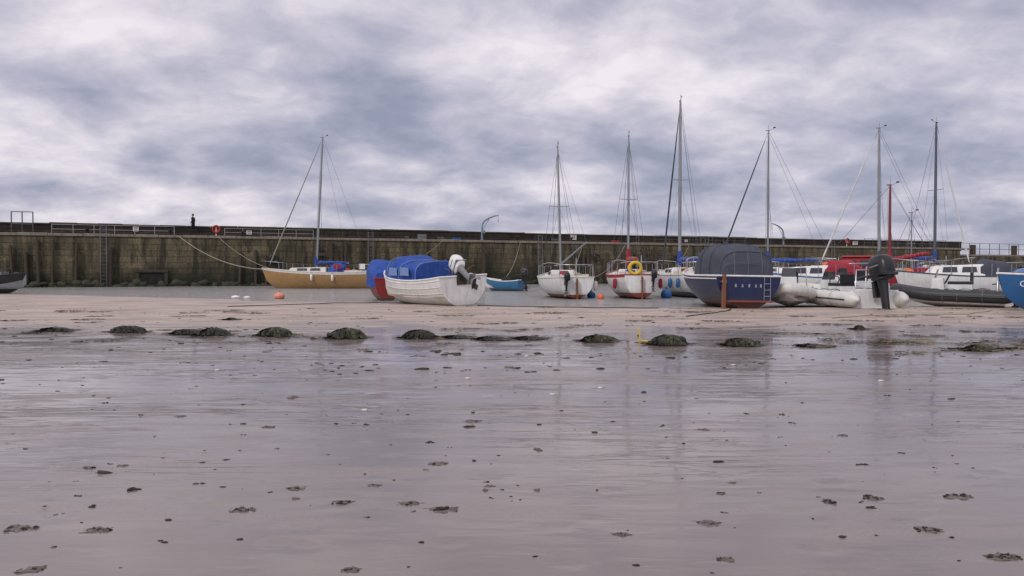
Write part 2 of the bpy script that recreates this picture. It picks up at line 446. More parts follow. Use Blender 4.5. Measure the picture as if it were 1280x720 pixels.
def davit(s,z,flip):
    e=empty('quay_davit_crane',onwall(s,1.4,z),WA); mb=MB(); f=-1 if flip else 1
    mb.tube([(0,0,0),(0,0,.35)],.2,GREYP,10)
    mb.tube([(0,0,.3),(0,0,1.5),(f*.06,0,1.9),(f*.25,0,2.2),(f*.7,0,2.5),(f*1.3,0,2.72),(f*1.75,0,2.8)],[.1,.095,.09,.085,.08,.065,.05],LB,8)
    mb.tube([(0,0,1.2),(f*.8,0,2.5)],.03,LB,6)
    mb.box((f*.1,-.15,1.1),(.3,.3,.3),GREYP); mb.tube([(f*1.72,0,2.78),(f*1.72,0,2.3)],.015,WIRE,4); mb.ell((f*1.72,0,2.25),(.06,.06,.09),GREYP,8,6)
    mb.obj('crane',e)
davit(40.5,4.1,False); davit(78.3,4.1,True)
for s,cnt,col in ((34.5,3,GREYP),(56,2,REDP),(38,2,BLUEP)):
    e=empty('fish_box_stack',onwall(s,2.0,4.1),WA+.2); mb=MB()
    for k in range(cnt):
        z=k*.26; mb.box((0,0,z+.02),(.75,.45,.04),col)
        for sx_ in (-1,1):
            mb.box((sx_*.365,0,z+.14),(.03,.45,.22),col); mb.box((0,sx_*.22,z+.14),(.75,.03,.22),col)
    mb.obj('boxes',e)
NET=M('creel_net',(.05,.055,.05),.9,bump=.6)
for s in (33,36.2,48.5,70):
    e=empty('lobster_creel',onwall(s,1.6,4.3),WA); mb=MB()
    for q in (-.35,0,.35): mb.tube([(q,-.25,0)]+[(q,-.25*math.cos(a),.12+.25*math.sin(a)) for a in [math.pi*i/8 for i in range(9)]]+[(q,.25,0)],.02,TIMBER,5)
    mb.loft([[(q,-.25*math.cos(a),.12+.24*math.sin(a)) for a in [math.pi*i/8 for i in range(9)]] for q in (-.35,.35)],NET,closed=False,cap=False); mb.box((0,0,.03),(.75,.5,.05),TIMBER)
    mb.obj('frame_and_net',e)

# ---------------------------------------------------------------- person on the quay
def person(loc,ang):
    e=empty('person_walking_on_quay',loc,ang)
    CL=M('dark_clothes',(.018,.019,.024),.9,dirt=0); SK=M('skin',(.45,.27,.2),.6,dirt=0); HR=M('dark_hair',(.03,.02,.015),.8,dirt=0)
    V=[(0,0,.93,.15),(0,0,1.12,.135),(0.02,0,1.34,.165),(.02,0,1.47,.08),
       (0,.10,.86,.10),(.10,.11,.48,.068),(.02,.12,.10,.05),(.17,.13,.05,.04),
       (0,-.10,.86,.10),(-.04,-.11,.48,.068),(-.16,-.12,.12,.05),(-.02,-.13,.05,.04),
       (.02,.19,1.40,.075),(-.06,.26,1.13,.055),(.10,.24,.93,.036),
       (.02,-.19,1.40,.075),(.0,-.27,1.12,.055),(.2,-.22,1.0,.036)]
    E=[(0,1),(1,2),(2,3),(0,4),(4,5),(5,6),(6,7),(0,8),(8,9),(9,10),(10,11),(2,12),(12,13),(13,14),(2,15),(15,16),(16,17)]
    me=bpy.data.meshes.new('body'); me.from_pydata([v[:3] for v in V],E,[]); me.materials.append(CL)
    o=bpy.data.objects.new('body',me); scene.collection.objects.link(o); o.parent=e
    o.modifiers.new('skin','SKIN')
    sv=me.skin_vertices[0].data
    for i,v in enumerate(V): sv[i].radius=(v[3],v[3]); sv[i].use_root=(i==0)
    o.modifiers['skin'].use_smooth_shade=True
    s=o.modifiers.new('s','SUBSURF'); s.levels=2; s.render_levels=2
    mb=MB()
    mb.tube([(.02,0,1.44),(.03,0,1.56)],.055,SK,10)
    mb.ell((.035,0,1.64),(.095,.078,.115),SK,16,12)
    mb.ell((.13,0,1.63),(.02,.014,.022),SK,8,6)
    for q in (-1,1): mb.ell((.03,q*.08,1.63),(.02,.012,.03),SK,8,6); mb.ell((.118,q*.03,1.655),(.012,.012,.008),BLACK,6,4)
    mb.box((.118,0,1.59),(.012,.045,.008),REDMAST)
    mb.ell((.015,0,1.665),(.105,.088,.105),HR,14,10)
    for hx,hy,hz,sg in ((.11,.24,.9,1),(.23,-.22,.97,-1)):
        mb.ell((hx,hy,hz-.03),(.02,.04,.05),SK,10,8)
        for k in range(4):
            yy_=hy+(-.03+.02*k); ln=(.07,.08,.075,.055)[k]
            mb.tube([(hx,yy_,hz-.06),(hx+.015,yy_,hz-.06-ln*.6),(hx+.04,yy_,hz-.06-ln*.9)],[.009,.008,.006],SK,6)
        mb.tube([(hx+.01,hy-.03*sg,hz-.02),(hx+.04,hy-.045*sg,hz-.05),(hx+.05,hy-.04*sg,hz-.08)],[.011,.01,.007],SK,6)
    mb.obj('head_and_hands',e)
person(onwall(13.9,3.1,4.62),WA+R(150))

# ---------------------------------------------------------------- boats
def hull(L,B,H,tw=.8,sb=.3,ss=.05,rake=.35,bowcut=.55,stern_rise=.0,q=.75,n=26,m=12):
    sec=[]
    for i in range(n+1):
        t=i/n
        if t<.4: f=tw+(1-tw)*math.sin(math.pi/2*t/.4)
        else: f=max(.015,1-((t-.4)/.6)**2.3)
        b=B/2*f
        kz=H*bowcut*max(0,(t-.72)/.28)**2.4+stern_rise*max(0,1-t/.35)**2
        s=H*(1+(sb*((t-.35)/.65)**1.8 if t>.35 else ss*((.35-t)/.35)**2))
        pw=.62+.7*max(0,(t-.45)/.55)
        x=-L/2+L*t
        row=[]
        for j in range(m+1):
            a=math.pi/2*j/m
            z=kz+(s-kz)*(1-math.cos(a))**q
            y=b*math.sin(a)**pw
            row.append(Vector((x+rake*((z-kz)/max(.01,s-kz))*t**5,y,z)))
        sec.append(row)
    return sec
def build_hull(e,sec,mat,gun,deck,openf=None,strakes=(),hullname='hull',stripe=None):
    mb=MB(); n=len(sec)-1; m=len(sec[0])-1
    full=[[Vector((p.x,-p.y,p.z)) for p in r[::-1]]+r[1:] for r in sec]
    mb.loft(full,mat,closed=False,cap=False,smooth=True)
    mb.add(full[0],[tuple(range(len(full[0])))],mat)
    for u in strakes:
        j=int(round(u*m))
        for sg in (-1,1): mb.tube([(r[j].x,sg*(r[j].y+.004),r[j].z) for r in sec],.014,mat,5)
    if stripe:
        j=m-1
        for sg in (-1,1):
            rows=[[(r[j].x,sg*(r[j].y+.006),r[j].z),(r[m].x,sg*(r[m].y+.006),r[m].z)] for r in sec]
            mb.loft(rows,stripe,closed=False,cap=False)
    mb.obj(hullname,e)
    mb=MB()
    for sg in (-1,1): mb.tube([(r[m].x,sg*r[m].y,r[m].z+.01) for r in sec],.03,gun,6)
    mb.tube([(sec[0][m].x,-sec[0][m].y,sec[0][m].z+.01),(sec[0][m].x,sec[0][m].y,sec[0][m].z+.01)],.03,gun,6)
    mb.obj('gunwale',e)
    mb=MB()
    if openf is None:
        rows=[]
        for r in sec:
            b=r[m].y; z=r[m].z; rows.append([(r[m].x,b*k,z-.02+.07*min(1,b)*(1-k*k)) for k in (-1,-.66,-.33,0,.33,.66,1)])
        mb.loft(rows,deck,closed=False,cap=False)
    else:
        rows=[]
        for r in sec:
            b=r[m].y; z=r[m].z; x=r[m].x+(.05 if r is sec[0] else 0)
            bi=max(.005,b-.07); fl=min(openf,z-.02)
            kz=r[0].z+.03; fl=max(fl,kz)
            rows.append([(x,-b,z),(x,-bi,z),(x,-bi*.9,fl+.1),(x,-bi*.8,fl),(x,0,fl),(x,bi*.8,fl),(x,bi*.9,fl+.1),(x,bi,z),(x,b,z)])
        mb.loft(rows,deck,closed=False,cap=False,smooth=False)
        mb.add(rows[0],[tuple(range(1,8))],deck)
    mb.obj('deck' if openf is None else 'interior',e)
def outboard(parent,loc,scale,tilt,mat,name='outboard_engine',ang=0):
    M4=Matrix.Translation(loc)@Matrix.Rotation(ang,4,'Z')@Matrix.Rotation(tilt,4,'Y')@Matrix.Scale(scale,4)
    mb=MB(); rings=[]
    for z,a,b,ox in ((.20,.14,.12,-.17),(.24,.22,.155,-.2),(.36,.25,.17,-.21),(.52,.25,.17,-.21),(.64,.22,.155,-.2),(.70,.15,.11,-.18),(.72,.05,.04,-.16)):
        rings.append([(ox+a*math.copysign(abs(math.cos(t))**.6,math.cos(t)),b*math.copysign(abs(math.sin(t))**.6,math.sin(t)),z) for t in [2*math.pi*k/20 for k in range(20)]])
    mb.loft(rings,mat,M4=M4)
    rings=[]
    for z,a,b in ((.2,.13,.10),(0,.10,.075),(-.35,.09,.055),(-.5,.10,.04),(-.6,.1,.03)):
        rings.append([(-.19+a*math.cos(t),b*math.sin(t),z) for t in [2*math.pi*k/14 for k in range(14)]])
    mb.loft(rings,BLACK if mat is BLACK else GREYP,M4=M4)
    mb.box((-.24,0,-.45),(.36,.2,.02),GREYP,M4)
    mb.tube([(.0,0,-.62),(-.08,0,-.62),(-.25,0,-.62),(-.38,0,-.62)],[.01,.05,.055,.035],BLACK,10,M4)
    mb.box((-.18,0,-.74),(.16,.012,.2),BLACK,M4,top=(1.3,1),topoff=(.03,0))
    for k in range(3):
        Mk=M4@Matrix.Translation((-.4,0,-.62))@Matrix.Rotation(k*2.094,4,'X')@Matrix.Rotation(.5,4,'Z')
        mb.ell((0,0,.085),(.012,.05,.075),GREYP,8,6,Mk)
    mb.box((-.03,0,.05),(.08,.2,.32),BLACK,M4); mb.tube([(-.0,0,.3),(.3,.02,.38),(.5,.02,.38)],[.03,.02,.025],BLACK,8,M4)
    mb.box((-.21,.0,.30),(.46,.344,.05),BLACK if mat is BLACK else GREYP,M4)
    mb.box((-.21,.0,.48),(.26,.346,.03),GREYP if mat is BLACK else BLUEP,M4)
    mb.obj(name,parent,.008)
def cabin(e,x0,x1,w0,w1,z0,h,mat,win=GLASS,name='cabin',nwin=2):
    mb=MB()
    vs=[(x0,-w0,z0),(x1,-w1,z0),(x1,w1,z0),(x0,w0,z0),(x0+.05,-w0*.85,z0+h),(x1-.35*h*2,-w1*.85,z0+h*.85),(x1-.35*h*2,w1*.85,z0+h*.85),(x0+.05,w0*.85,z0+h)]
    mb.add(vs,[(3,2,1,0),(4,5,6,7),(0,1,5,4),(1,2,6,5),(2,3,7,6),(3,0,4,7)],mat)
    mb.obj(name,e,.04)
    mb=MB()
    for sg in (-1,1):
        for k in range(nwin):
            a=.15+k*.7/nwin; b=a+.55/nwin; P=[]
            for u,v in ((a,.35),(b,.35),(b-.02,.78),(a+.01,.78)):
                zz=z0+h*v; X=x0+(x1-x0-.3*h)*u; wdt=(w0+(w1-w0)*(X-x0)/(x1-x0))*(1-.15*v)+.014
                P.append((X,sg*wdt,zz))
            mb.add(P,[(0,1,2,3)],win)
    P=[(x0-.008,-w0*.3,z0+h*.2),(x0-.008,w0*.3,z0+h*.2),(x0+.04,w0*.28,z0+h*.9),(x0+.04,-w0*.28,z0+h*.9)]
    mb.add([(a-.01,b,c) for a,b,c in P],[(0,1,2,3)],VARN)
    mb.obj('windows_and_hatch',e)
def rig(e,L,B,H,mx,mh,lean=0,side=0,mastmat=ALU,cover=BLUEF,boom=True,boomang=0,furl=None,zb=None,boomside=0,thick=.05,boomL=.42):
    zb=zb or H+.25
    top=Vector((mx-lean*(mh-zb),side*(mh-zb),mh)); base=Vector((mx,0,zb-.3))
    mb=MB(); pt=lambda f: base.lerp(top,f)
    mb.tube([pt(0),pt(.3),pt(.6),pt(.9),pt(1)],[thick,thick,thick*.95,thick*.8,thick*.6],mastmat,10)
    p=pt(.55); wd=B*.2; mb.tube([p+Vector((0,-wd,.03)),p,p+Vector((0,wd,.03))],.016,mastmat,6)
    mb.tube([top,top+Vector((0,0,.35))],.008,WIRE,4); mb.tube([top,top+Vector((-.3,.05,.12))],.008,WIRE,4)
    mb.box(tuple(top+Vector((-.33,.05,.16))),(.14,.01,.07),BLACK)
    mb.tube([top+Vector((-.06,0,.04)),top+Vector((.16,0,.04))],.03,mastmat,6)
    mb.obj('mast',e)
    mb=MB(); w=.009
    fore=Vector((L/2*.97,0,H*1.22)); aft=Vector((-L/2,0,H*1.05))
    mb.tube([top,fore],w,WIRE,4); mb.tube([top,aft],w*.8,WIRE,4)
    for sg in (-1,1):
        c1=Vector((mx-.15,sg*B/2*.85,H)); p=pt(.55)+Vector((0,sg*wd,.03))
        mb.tube([pt(.97),p,c1],w*.75,WIRE,4); mb.tube([pt(.55),Vector((mx-.4,sg*B/2*.85,H))],w*.6,WIRE,4)
    mb.tube([pt(.93)+Vector((.1,.04,0)),pt(.02)+Vector((.12,.05,0))],w*.8,ROPE,4)
    mb.obj('standing_rigging',e)
    if furl:
        mb=MB(); mb.tube([fore.lerp(top,f) for f in (.03,.08,.4,.8,.93)],[.02,.05,.045,.03,.015],furl,8); mb.obj('furled_headsail',e)
    if boom:
        b0=pt(0)+Vector((-.08,0,.75)); bl=L*boomL
        b1=b0+Vector((-bl*math.cos(boomang),boomside*bl,bl*math.sin(boomang)))
        mb=MB(); mb.tube([b0,b1],.045,mastmat,8)
        mb.tube([b1,pt(.97)],.006,WIRE,4)
        mb.tube([b1.lerp(b0,.15),Vector((b1.x,0,H))],.012,ROPE,4)
        mb.obj('boom',e)
        if cover:
            mb=MB(); pts=[b0.lerp(b1,f)+Vector((0,0,.06+.015*math.sin(f*20))) for f in [k/10 for k in range(11)]]
            rr=[.07,.12,.13,.11,.12,.10,.10,.09,.09,.07,.04]; mb.tube(pts,rr,cover,10)
            mb.tube([pt(.0)+Vector((0,0,.55)),pt(0)+Vector((0,0,.9)),pt(0)+Vector((0,0,1.35))],[.10,.13,.07],cover,10)
            for k in range(1,9):
                q=pts[k]; mb.torus(tuple(q),rr[k]+.004,.008,ROPE,axis='x',su=12,sv=4)
            mb.obj('sail_cover',e)
def pulpits(e,sec,H):
    mb=MB(); m=-1; n=len(sec)-1
    pp=[]
    for sg,rng in ((-1,(n-4,n-2,n)),(1,(n-2,n-4))):
        for i in rng:
            r=sec[i][m]; pp.append(Vector((r.x+(.05 if i==n else 0),sg*r.y*.9,r.z+.55)))
    mb.tube(pp,.018,STEEL,6)
    for sg in (-1,1):
        line=[]
        for i in range(0,n-3,4):
            r=sec[i][m]; mb.tube([(r.x,sg*r.y*.95,r.z),(r.x,sg*r.y*.95,r.z+.55)],.014,STEEL,5); line.append((r.x,sg*r.y*.95,r.z+.54))
        line.append(pp[0] if sg<0 else pp[-1]); mb.tube(line,.007,WIRE,4)
        r=sec[n-4][m]; mb.tube([(r.x,sg*r.y*.9,r.z),(r.x,sg*r.y*.9,r.z+.55)],.016,STEEL,5)
    a=sec[0][m]; mb.tube([(a.x+.9,-a.y,a.z+.55),(a.x+.02,-a.y*.95,a.z+.58),(a.x+.02,a.y*.95,a.z+.58),(a.x+.9,a.y,a.z+.55)],.018,STEEL,6)
    mb.obj('pulpit_and_guardrails',e)
def cockpit(e,x0,x1,wd,z,mat=CREAM):
    mb=MB()
    for sg in (-1,1): mb.box(((x0+x1)/2,sg*wd,z+.08),(x1-x0,.09,.2),mat)
    mb.box((x0,0,z+.06),(.09,wd*2,.16),mat)
    mb.tube([(x0-.3,0,z+.05),(x0-.1,0,z+.35),(x0+.7,.05,z+.45)],.02,VARN,6)
    mb.box(((x0+x1)/2,0,z+.03),(x1-x0-.1,wd*2-.12,.04),GREYP)
    mb.ell(((x0+x1)/2,wd*.5,z+.2),(.25,.16,.14),random.choice([BLUEF,REDF,ORA,GREYP]),10,7,nz=.4,seed=x0)
    mb.ell(((x0+x1)/2-.4,-wd*.5,z+.15),(.2,.2,.1),ROPE,10,7,nz=.5,seed=x1)
    mb.obj('cockpit_coaming_and_tiller',e,.015)
def fenders(e,sec,idx,mat,H):
    mb=MB()
    for i,sg in idx:
        r=sec[i][-1]; y=sg*(r.y+.09)
        mb.tube([(r.x,y,r.z-.15),(r.x,y,r.z-.2),(r.x,y,r.z-.55),(r.x,y,r.z-.62)],[.03,.09,.09,.02],mat,10); mb.tube([(r.x,sg*r.y,r.z+.4),(r.x,y,r.z-.15)],.008,ROPE,4)
    mb.obj('fenders',e)
def yacht(name,loc,head,L,B,H,hullmat,mx,mh,cabmat=WHITE,stripe=None,ob=None,fend=None,heel=0,rudder=True,ch=.38,**k):
    e=empty(name,loc,head,heel); sec=hull(L,B,H,.68,.22,.03,.35,.6,.12)
    build_hull(e,sec,hullmat,k.pop('gun',CREAM),CREAM,stripe=stripe)
    cabin(e,-L*.08,L*.30,B*.30,B*.16,H,ch,cabmat); cockpit(e,-L*.44,-L*.1,B*.26,H)
    pulpits(e,sec,H); rig(e,L,B,H,mx,mh,**k)
    mb=MB()
    if rudder: mb.box((-L/2-.12,0,H*.45),(.22,.05,H*1.05),VARN); mb.box((-L/2-.02,0,H*.8),(.12,.12,.08),STEEL)
    mb.box((0,0,-.1),(L*.35,.12,.35),BLACK)
    mb.tube([(-L/2+.05,.0,H),(-L/2+.05,0,H+.9)],.012,WHITE,5)
    mb.obj('rudder_and_keel',e)
    if ob: outboard(e,(-L/2-.05,ob,H*.8),.75,R(-15),BLACK)
    if fend: fenders(e,sec,fend[1],fend[0],H)
    return e

def HM(name,c,af,z): return M(name,c,.3,boot=(af,z),dirt=.3)
TAN=HM('tan_hull',(.38,.225,.095),(.5,.46,.40),.36)
e=yacht('sailing_yacht',(-14.3,55,-.35),R(182),7.8,2.5,1.5,TAN,.25,11.5,cabmat=CREAM,lean=.055,cover=BLUEF,boomL=.3,ch=.42,thick=.075,fend=(WHITE,((9,1),(14,1))),furl=ROPE,stripe=CREAM)
mb=MB(); mb.loft([[(x,w_*math.cos(a)*-1,1.55+h*math.sin(a)**.6) for a in [math.pi*i/10 for i in range(11)]] for x,w_,h in ((-1.9,.75,.5),(-1.6,.85,.7),(-1.1,.85,.65),(-.75,.7,.3))],BLUEF,closed=False,cap=True); mb.obj('blue_sprayhood',e)
mb=MB(); mb.box((-1.5,1.0,1.95),(.5,.06,.35),REDF); mb.box((-3.3,.9,1.95),(.4,.06,.4),WHITE); mb.obj('dodgers',e)
WH1=HM('white_hull_red_bottom',(.78,.78,.77),(.28,.03,.03),.28)
yacht('sailing_yacht',(2.45,36.2,-.10),R(99),5.8,2.4,1.02,WH1,.2,7.4,ob=.5,lean=.0,side=.03,boomang=R(24),boomside=-.3,cover=None,fend=(WHITE,((3,-1),)),boomL=.4)
WH2=HM('white_hull_red_boot',(.78,.77,.76),(.33,.03,.035),.34)
e=yacht('sailing_yacht',(5.72,36,-.08),R(92),5.6,2.25,1.12,WH2,.3,7.9,stripe=REDP,gun=REDP,cover=REDF,furl=None,fend=(REDF,((4,1),(4,-1))),boomL=.40,ch=.3)
mb=MB(); mb.torus((-2.75,.28,1.45),.26,.075,YEL,axis='x'); mb.obj('yellow_lifebuoy',e)
outboard(e,(-2.85,-.5,.95),.7,R(-20),BLACK)
yacht('sailing_yacht',(8.62,37.6,-.1),R(96),6.6,2.35,1.15,HM('white_hull_blue_boot',(.76,.77,.78),(.02,.05,.15),.35),.3,10.0,cover=BLUEF,thick=.08,ob=.6,fend=(BLUEP,((3,1),(6,1))),furl=NAVYF)
yacht('sailing_yacht',(15.1,42.5,-.2),R(152),6.8,2.3,1.3,HM('grey_blue_hull',(.24,.29,.36),(.05,.03,.03),.4),.4,9.5,mastmat=ALU,cover=BLUEF,furl=NAVYF,thick=.06)
yacht('sailing_yacht',(22.2,44.5,-.2),R(168),7.2,2.4,1.45,HM('white_hull_plain',(.75,.75,.74),(.08,.08,.1),.4),.1,10.0,cover=NAVYF,furl=RUBBERW,thick=.075,lean=-.01)
yacht('sailing_yacht',(25.6,44.5,-.2),R(28),6.8,2.4,1.45,HM('blue_white_hull',(.66,.68,.72),(.03,.05,.15),.5),-.3,10.3,mastmat=DARKMAST,cover=BLUEF,furl=WHITE,thick=.085)
yacht('sailing_dinghy',(21.6,39.5,-.05),R(120),4.0,1.6,.8,HM('cream_hull',(.6,.56,.45),(.2,.05,.04),.2),.3,4.4,cover=None,boom=False,thick=.035,ch=.2)

e=empty('red_fishing_boat',(18.2,37,-.12),R(158)); sec=hull(5.8,2.1,1.15,.8,.3,.05,.3)
build_hull(e,sec,HM('red_hull',(.34,.02,.03),(.05,.05,.06),.3),WHITE,CREAM,openf=.6)
mb=MB(); mb.box((.9,0,1.45),(1.5,1.35,1.2),REDP,top=(.85,.9)); mb.box((.85,0,2.09),(1.55,1.45,.08),REDP); mb.obj('wheelhouse',e,.04)
mb=MB()
for sg in (-1,1):
    for x in (.55,1.15): mb.box((x,sg*.655,1.72),(.42,.03,.38),GLASS)
for y in (-.32,.32): mb.box((1.56,y,1.75),(.04,.5,.36),GLASS); mb.box((.22,y,1.75),(.04,.4,.36),GLASS)
mb.obj('wheelhouse_windows',e)
rig(e,5.8,2.1,1.15,-.6,5.6,mastmat=REDMAST,cover=REDF,boomang=R(12),boomL=.3,thick=.07)
pulpits(e,sec,1.15)
mb=MB(); mb.box((-1.9,0,1.3),(.8,.7,.45),REDF); mb.ell((-1.4,.6,1.25),(.25,.25,.25),ORA); mb.ell((2.3,-.2,1.6),(.22,.22,.25),ORA); mb.obj('deck_gear',e,.03)

def canopy(e,secs,mat,name='canopy',wr=.02,pw=.6,seg=24,capb=True,sub=4):
    S=[]
    for i in range(len(secs)-1):
        for k in range(sub):
            t=k/sub; S.append(tuple(a+(b-a)*t for a,b in zip(secs[i],secs[i+1]))+( -.6*wr*math.sin(math.pi*t),))
    S.append(tuple(secs[-1])+(0,))
    mb=MB(); rings=[]
    for i,(x,wd,z0,zt,sag) in enumerate(S):
        ring=[]
        for k in range(seg+1):
            a=math.pi*k/seg
            y=-wd*math.copysign(abs(math.cos(a))**pw,math.cos(a)); z=z0+(zt-z0)*math.sin(a)**pw
            nn=noise.noise(Vector((x*2.2,y*2.5,z*2.5)))*wr*1.3+noise.noise(Vector((x*7,y*4,z*5)))*wr*.5
            edge=math.sin(a)
            ring.append(Vector((x+nn*.3,y*(1+nn+sag*.5),z+nn*edge+sag*edge)))
        rings.append(ring)
    mb.loft(rings,mat,closed=False,cap=capb); return mb.obj(name,e)

# white clinker boat with blue canopy
e=empty('motor_fishing_boat',(-3.3,27.7,-.04),R(126),R(-3)); L=5.7
sec=hull(L,2.2,.98,.88,.30,.12,.25,.6,.05)
build_hull(e,sec,HM('white_clinker_hull',(.78,.78,.77),(.46,.44,.42),.12),WHITE,CREAM,openf=.35,strakes=(.5,.62,.75,.88))
canopy(e,[(-1.1,.88,.98,1.60),(-.6,.96,.98,1.68),(0,.98,1.0,1.66),(.55,.96,1.02,1.86),(1.1,.88,1.05,1.80),(1.55,.72,1.1,1.66),(2.1,.46,1.18,1.48),(2.55,.18,1.24,1.34)],BLUEF,wr=.07)
mb=MB()
for sg in (-1,1):
    for x0,x1 in ((-.85,-.15),(.05,.75)):
        mb.add([(x0,sg*1.03,1.15),(x1,sg*1.03,1.17),(x1-.03,sg*1.01,1.47),(x0+.05,sg*1.01,1.44)],[(0,1,2,3)],LBLUEF)
for x,w_,zt in ((-1.08,.90,1.62),(-.02,1.0,1.68),(1.1,.90,1.82)):
    mb.tube([(x,-w_*math.copysign(abs(math.cos(a))**.6,math.cos(a)),1.0+(zt-1.0)*math.sin(a)**.6+.01) for a in [math.pi*k/16 for k in range(17)]],.016,LBLUEF,5)
mb.obj('canopy_panels_and_hoops',e)
outboard(e,(-2.85,.05,1.05),1.15,R(58),WHITE)
mb=MB(); mb.box((-2.3,0,.75),(.35,1.7,.05),VARN); mb.box((-1.5,0,.7),(.3,1.75,.05),VARN)
mb.box((-1.9,.5,.6),(.4,.4,.45),GREYP); mb.ell((-2.4,-.6,1.02),(.16,.16,.16),WHITE); mb.tube([(-2.6,.5,.9),(-2.5,.3,1.3),(-1.8,.1,1.35)],.025,BLACK,6); mb.tube([(-1.2,-.7,1.0),(-2.4,-.75,1.45)],.02,VARN,6); mb.box((-2.84,0,.98),(.08,.55,.34),TIMBER)
mb.obj('thwarts_and_gear',e,.01)
# covered red boat tucked behind its bow
e=empty('covered_motorboat',(-5.75,32.9,-.05),R(108)); sec=hull(3.2,1.3,.92,.85,.2,.05,.2)
build_hull(e,sec,HM('red_hull_dinghy',(.24,.02,.022),(.05,.03,.03),.15),REDP,CREAM)
canopy(e,[(-1.58,.56,.62,1.2),(-1.1,.68,.62,1.6),(-.5,.72,.64,1.82),(.2,.70,.68,1.76),(.8,.55,.8,1.5),(1.3,.3,.95,1.2)],BLUEF,name='blue_tarpaulin',wr=.10)
e=empty('blue_rowing_boat',(-.5,48,-.12),R(150)); sec=hull(2.6,1.25,.72,.8,.3,.1,.15)
build_hull(e,sec,HM('light_blue_hull',(.04,.17,.34),(.05,.05,.06),.2),WHITE,CREAM,openf=.3)
mb=MB(); mb.box((-.7,0,.55),(.25,1.0,.05),VARN); mb.box((.2,0,.55),(.25,1.05,.05),VARN); mb.box((-.2,.1,.8),(.5,.4,.4),BLACK); mb.obj('thwarts',e); outboard(e,(-1.35,0,.85),.95,R(10),BLACK)
# navy cabin cruiser
e=empty('cabin_cruiser',(7.42,26.5,-.02),R(93),R(1)); L=5.6
NAV=M('navy_hull',(.012,.022,.075),.25,boot=((.22,.05,.035),.24),dirt=.15,dirtcol=(.1,.1,.12))
sec=hull(L,2.45,1.08,.86,.28,.0,.45,.55,.0,q=.62)
build_hull(e,sec,NAV,WHITE,CREAM,stripe=None)
canopy(e,[(-2.72,.80,1.04,1.5),(-2.6,.86,1.04,1.86),(-2.2,.88,1.04,2.08),(-1.6,.90,1.04,2.15),(-.9,.90,1.04,2.17),(-.2,.88,1.08,2.13),(.15,.85,1.1,1.98),(.5,.78,1.12,1.58)],NAVYF,wr=.06,pw=.6)
cabin(e,.35,2.0,.82,.45,1.08,.45,WHITE)
mb=MB()
for x,w_,zt in ((-2.6,.87,1.88),(-1.6,.915,2.17),(-.6,.915,2.18)):
    mb.tube([(x,-w_*math.copysign(abs(math.cos(a))**.6,math.cos(a)),1.06+(zt-1.06)*math.sin(a)**.6+.005) for a in [math.pi*k/16 for k in range(17)]],.014,NAVYF,5)
for y in (-.45,.0,.45): mb.tube([(-2.76,y,1.1),(-2.755,y,1.5),(-2.66,y,1.84)],.007,GREYP,4)
mb.obj('canopy_seams',e)
mb=MB()
for k,x in enumerate((-.42,-.2,.02,.24,.4)): mb.box((-2.815,-x,.78),(.012,.06,.10),STEEL,top=(1,.5 if k%2 else 1))
mb.obj('transom_lettering',e)
mb=MB(); mb.box((-2.95,.85,.55),(.14,.10,1.15),VARN); mb.box((-2.9,.85,.9),(.2,.14,.06),STEEL); mb.box((-2.92,.0,.28),(.3,1.5,.05),M('trim_red',(.26,.06,.04),.5)); mb.tube([(-2.85,-.7,.3),(-2.85,-.7,1.05)],.012,STEEL,6); mb.tube([(-2.85,-.5,.3),(-2.85,-.5,1.05)],.012,STEEL,6)
for z in (.45,.65,.85): mb.tube([(-2.85,-.7,z),(-2.85,-.5,z)],.01,STEEL,5)
mb.obj('rudder_ladder_and_platform',e,.01)
mb=MB()
for sg in (-1,1): mb.tube([(r[-2].x,sg*(r[-2].y+.01),r[-2].z) for r in sec],.022,WHITE,5)
n_=len(sec)-1
pp=[]
for sg,rng in ((-1,(n_-8,n_-4,n_)),(1,(n_-4,n_-8))):
    for i in rng:
        r=sec[i][-1]; pp.append((r.x,sg*r.y*.9,r.z+.45)); mb.tube([(r.x,sg*r.y*.9,r.z),(r.x,sg*r.y*.9,r.z+.45)],.014,STEEL,5)
mb.tube(pp,.018,STEEL,6)
mb.obj('rubbing_strake_and_bow_rail',e)

